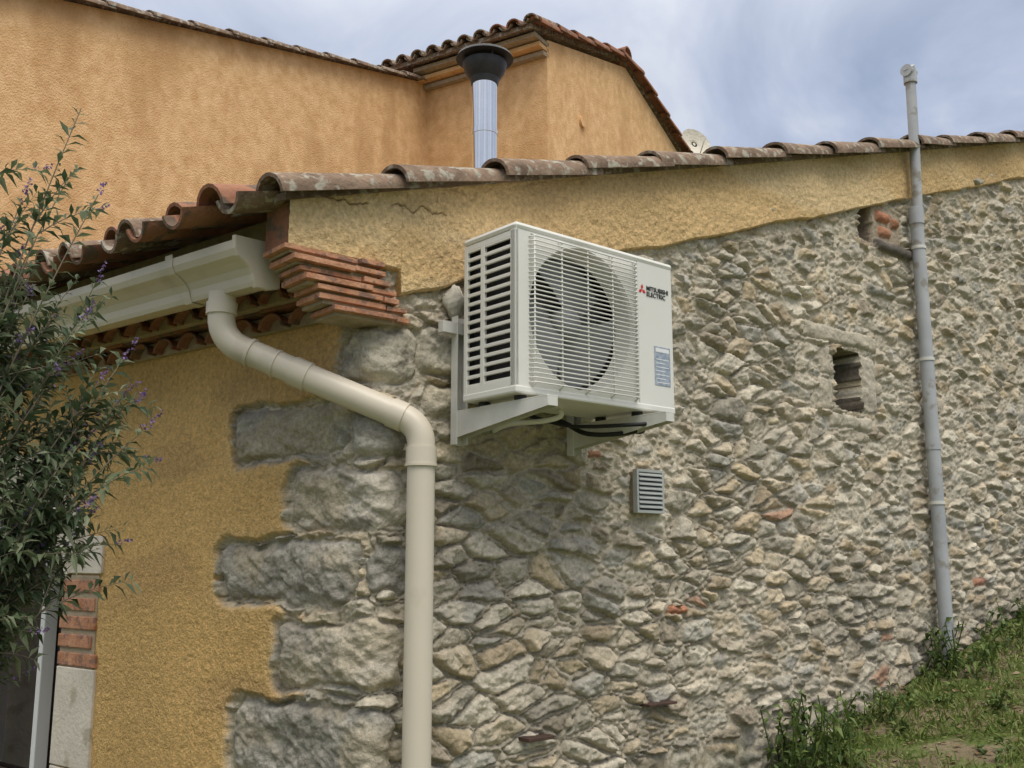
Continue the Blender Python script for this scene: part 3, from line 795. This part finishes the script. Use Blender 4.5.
tips=[(-1.30,2.8,2.93,.45,6),(-1.38,2.9,2.74,.35,9),(-1.22,2.8,2.66,.4,8),(-1.33,2.7,2.5,.4,12),(-1.24,2.9,2.42,.4,11),(-1.4,2.8,2.35,.4,16),(-1.12,2.85,2.18,.5,11),(-1.25,2.8,2.25,.5,16),
(-1.05,2.8,1.96,.55,10),(-1.15,2.9,2.05,.5,15),(-1.13,2.75,1.80,.6,15),(-1.25,2.8,1.9,.5,17),(-1.3,2.7,1.7,.5,17),(-1.18,2.8,1.64,.6,11),(-1.24,2.75,1.50,.6,12),(-1.35,2.8,1.55,.5,14),(-1.33,2.7,1.36,.6,12),(-1.42,2.75,1.25,.5,12),
(-1.45,2.8,2.1,.4,18),(-1.5,2.7,1.9,.4,16),(-1.5,2.8,2.6,.3,12),(-1.45,2.6,1.6,.4,14),(-1.4,2.6,1.45,.5,14),(-1.5,2.7,2.85,.3,10),(-1.35,2.95,1.75,.5,16),(-1.3,2.95,1.95,.5,16),(-1.4,2.9,2.2,.4,16),(-1.18,2.7,1.92,.5,14),(-1.24,2.9,1.75,.5,14),(-1.45,2.65,1.35,.4,12),
(-1.30,2.75,2.08,.45,18),(-1.22,2.85,1.98,.5,15),(-1.36,2.8,1.86,.45,18),(-1.28,2.75,1.62,.5,14),(-1.38,2.85,2.0,.4,18),(-1.33,2.85,2.3,.4,14),(-1.17,2.8,2.1,.5,13),(-1.2,2.85,1.88,.5,14),(-1.38,2.75,1.45,.5,12),(-1.42,2.8,1.3,.45,12),(-1.42,2.85,1.7,.4,16),
(-1.44,2.8,2.45,.35,14),(-1.46,2.85,2.3,.35,16),(-1.40,2.75,2.62,.35,10)]
for (x,y,z,ar,sd_) in tips:
    stem(B0+Vector((jit(.12),jit(.12),0)),Vector((x+jit(.02),y,z)),ar,side=sd_)
for i in range(22):
    stem(B0+Vector((jit(.15),jit(.15),0)),Vector((-2.0+jit(.5)-.2,2.7+jit(.5),random.uniform(1.0,2.9))),.4,side=6)
def lobj(l,name,m,parent=None):
    me=bpy.data.meshes.new(name);me.from_pydata([tuple(x) for x in l.v],[],l.f);me.materials.append(m)
    o=bpy.data.objects.new(name,me);scene.collection.objects.link(o)
    if parent:o.parent=parent
    return o
lobj(lv,"leaves",M_leaf,bush);lobj(fl_,"flower_spikes",M_flower,bush);st.obj("stems",bush,smooth=True)
gl=Leaves()
def gpt(t,off):
    q=WR(t,off,0);return Vector((q.x,q.y,float(gz(np.array(q.x),np.array(q.y)))))
cnt=0
while cnt<12000:
    t=random.uniform(1.2,7.5);off=random.uniform(.05,2.4)
    dn=float(fbm(np.array(t*3.2),np.array(off*3.2+9),170,3))
    path=math.exp(-((off-.60-.05*t)/.20)**2)*(t<4.2)
    if dn+random.uniform(-.12,.12)<.34+.17*path: cnt+=.1;continue
    q=gpt(t,off);cnt+=1
    for k in range(4):
        l=random.uniform(.025,.085);d_=(UP+rv(.9)).normalized()
        gl.leaf(q+Vector((jit(.03),jit(.03),-.005)),d_,l,random.uniform(.005,.012),rv(),random.uniform(0,.5))
lobj(gl,"grass",M_grass)
def weed(name,c,n,R0,H0,ll,wr=.5):
    o=empty(name);l=Leaves();s_=MB()
    for i in range(n):
        q=c+Vector((jit(R0),jit(R0),0));q.z=ground_xy(q.x,q.y)-.02
        tip=q+Vector((jit(.12),jit(.12),random.uniform(.3,1)*H0))
        pts=bez(q,(q+tip)/2+rv(.04),tip,6);s_.tube(pts,[.003]*7,M_weed,4,False)
        for k in range(16):
            x=random.random();p_=pts[min(6,int(x*7))]
            ln=ll*random.uniform(.5,1.2);l.leaf(p_,rv()+UP*.2,ln,ln*wr,UP+rv(.5),.25)
    lobj(l,"foliage",M_weed,o);s_.obj("stalks",o)
weed("weed_plant",gpt(2.1,.16),40,.16,.36,.05)
weed("weed_plant",gpt(2.6,.14),22,.14,.18,.045)
weed("weed_plant",gpt(3.0,.14),16,.16,.10,.04)
weed("weed_plant",gpt(3.48,.18),34,.20,.28,.05)
weed("weed_plant",gpt(4.3,.2),40,.32,.20,.05)
weed("weed_plant",gpt(5.5,.25),36,.4,.36,.06)
weed("weed_plant",gpt(3.5,1.2),26,.3,.08,.05)
weed("weed_plant",gpt(2.5,.95),20,.2,.08,.04)
weed("weed_plant",gpt(4.3,.9),40,.4,.10,.05)
weed("weed_plant",gpt(3.1,.75),30,.3,.07,.045)
dl=Leaves()
for i in range(2600):
    q=gpt(random.uniform(1.4,6.5),random.uniform(.05,2.2))+UP*.008
    l=random.uniform(.015,.045);dl.leaf(q,Vector((jit(1),jit(1),jit(.15))),l,l*.5,UP+rv(.5),0)
lobj(dl,"fallen_leaves",M_dry)
# ------------------------------------------------------------------ world / light
wd=bpy.data.worlds.new("World");scene.world=wd;wd.use_nodes=True
N=wd.node_tree.nodes;L=wd.node_tree.links;bg=N["Background"]
sunel,sunaz=R_(58),math.atan2(.35,-.75)
sk=N.new("ShaderNodeTexSky");sk.sky_type='NISHITA';sk.sun_disc=False;sk.sun_elevation=sunel;sk.sun_rotation=sunaz
tc=N.new("ShaderNodeTexCoord");sx=N.new("ShaderNodeSeparateXYZ");L.new(tc.outputs["Generated"],sx.inputs[0])
mz=N.new("ShaderNodeMath");mz.operation='MAXIMUM';mz.inputs[1].default_value=0;L.new(sx.outputs["Z"],mz.inputs[0])
az=N.new("ShaderNodeMath");az.operation='ADD';az.inputs[1].default_value=.30;L.new(mz.outputs[0],az.inputs[0])
dv=N.new("ShaderNodeVectorMath");dv.operation='DIVIDE';cb_=N.new("ShaderNodeCombineXYZ")
for k in ("X","Y","Z"): L.new(az.outputs[0],cb_.inputs[k])
L.new(tc.outputs["Generated"],dv.inputs[0]);L.new(cb_.outputs[0],dv.inputs[1])
nz=N.new("ShaderNodeTexNoise");nz.inputs["Scale"].default_value=2.3;nz.inputs["Detail"].default_value=6;nz.inputs["Roughness"].default_value=.55;nz.inputs["Distortion"].default_value=.5
L.new(dv.outputs[0],nz.inputs["Vector"])
rp_=N.new("ShaderNodeValToRGB");e=rp_.color_ramp.elements
e[0].position=.36;e[0].color=(.38,.455,.62,1);e[1].position=.66;e[1].color=(.85,.88,.95,1);x=e.new(.5);x.color=(.54,.61,.77,1)
L.new(nz.outputs["Fac"],rp_.inputs["Fac"])
gm=N.new("ShaderNodeMapRange");gm.interpolation_type='SMOOTHSTEP';gm.inputs["From Min"].default_value=.42;gm.inputs["From Max"].default_value=.95
L.new(mz.outputs[0],gm.inputs["Value"])
zen=N.new("ShaderNodeMixRGB");zen.inputs["Color2"].default_value=(2.75,2.65,2.45,1)   # sky overhead, out of view, brightened and warmed to light the scene
L.new(gm.outputs["Result"],zen.inputs["Fac"]);L.new(rp_.outputs["Color"],zen.inputs["Color1"])
b2=N.new("ShaderNodeBackground");L.new(zen.outputs["Color"],b2.inputs["Color"]);b2.inputs["Strength"].default_value=1
L.new(sk.outputs[0],bg.inputs["Color"]);bg.inputs["Strength"].default_value=.1
ms=N.new("ShaderNodeMixShader");ms.inputs[0].default_value=.88
L.new(bg.outputs[0],ms.inputs[1]);L.new(b2.outputs[0],ms.inputs[2]);L.new(ms.outputs[0],N["World Output"].inputs["Surface"])
sun=bpy.data.lights.new("sun","SUN");sun.energy=1.5;sun.angle=R_(30);sun.color=(1,.95,.87)
so_=bpy.data.objects.new("sun",sun);scene.collection.objects.link(so_)
sv=Vector((math.sin(sunaz)*math.cos(sunel),math.cos(sunaz)*math.cos(sunel),math.sin(sunel)))
so_.rotation_euler=sv.to_track_quat('Z','Y').to_euler()
# ------------------------------------------------------------------ camera
cd=bpy.data.cameras.new("camera");cam=bpy.data.objects.new("camera",cd);scene.collection.objects.link(cam)
cam.location=(0,0,CAMZ);cam.rotation_euler=(R_(100),0,0)
cd.sensor_width=36;cd.lens=36*1000/1024;cd.clip_start=.05;cd.clip_end=2000
scene.camera=cam
scene.view_settings.view_transform='Standard';scene.view_settings.look='None';scene.view_settings.exposure=0
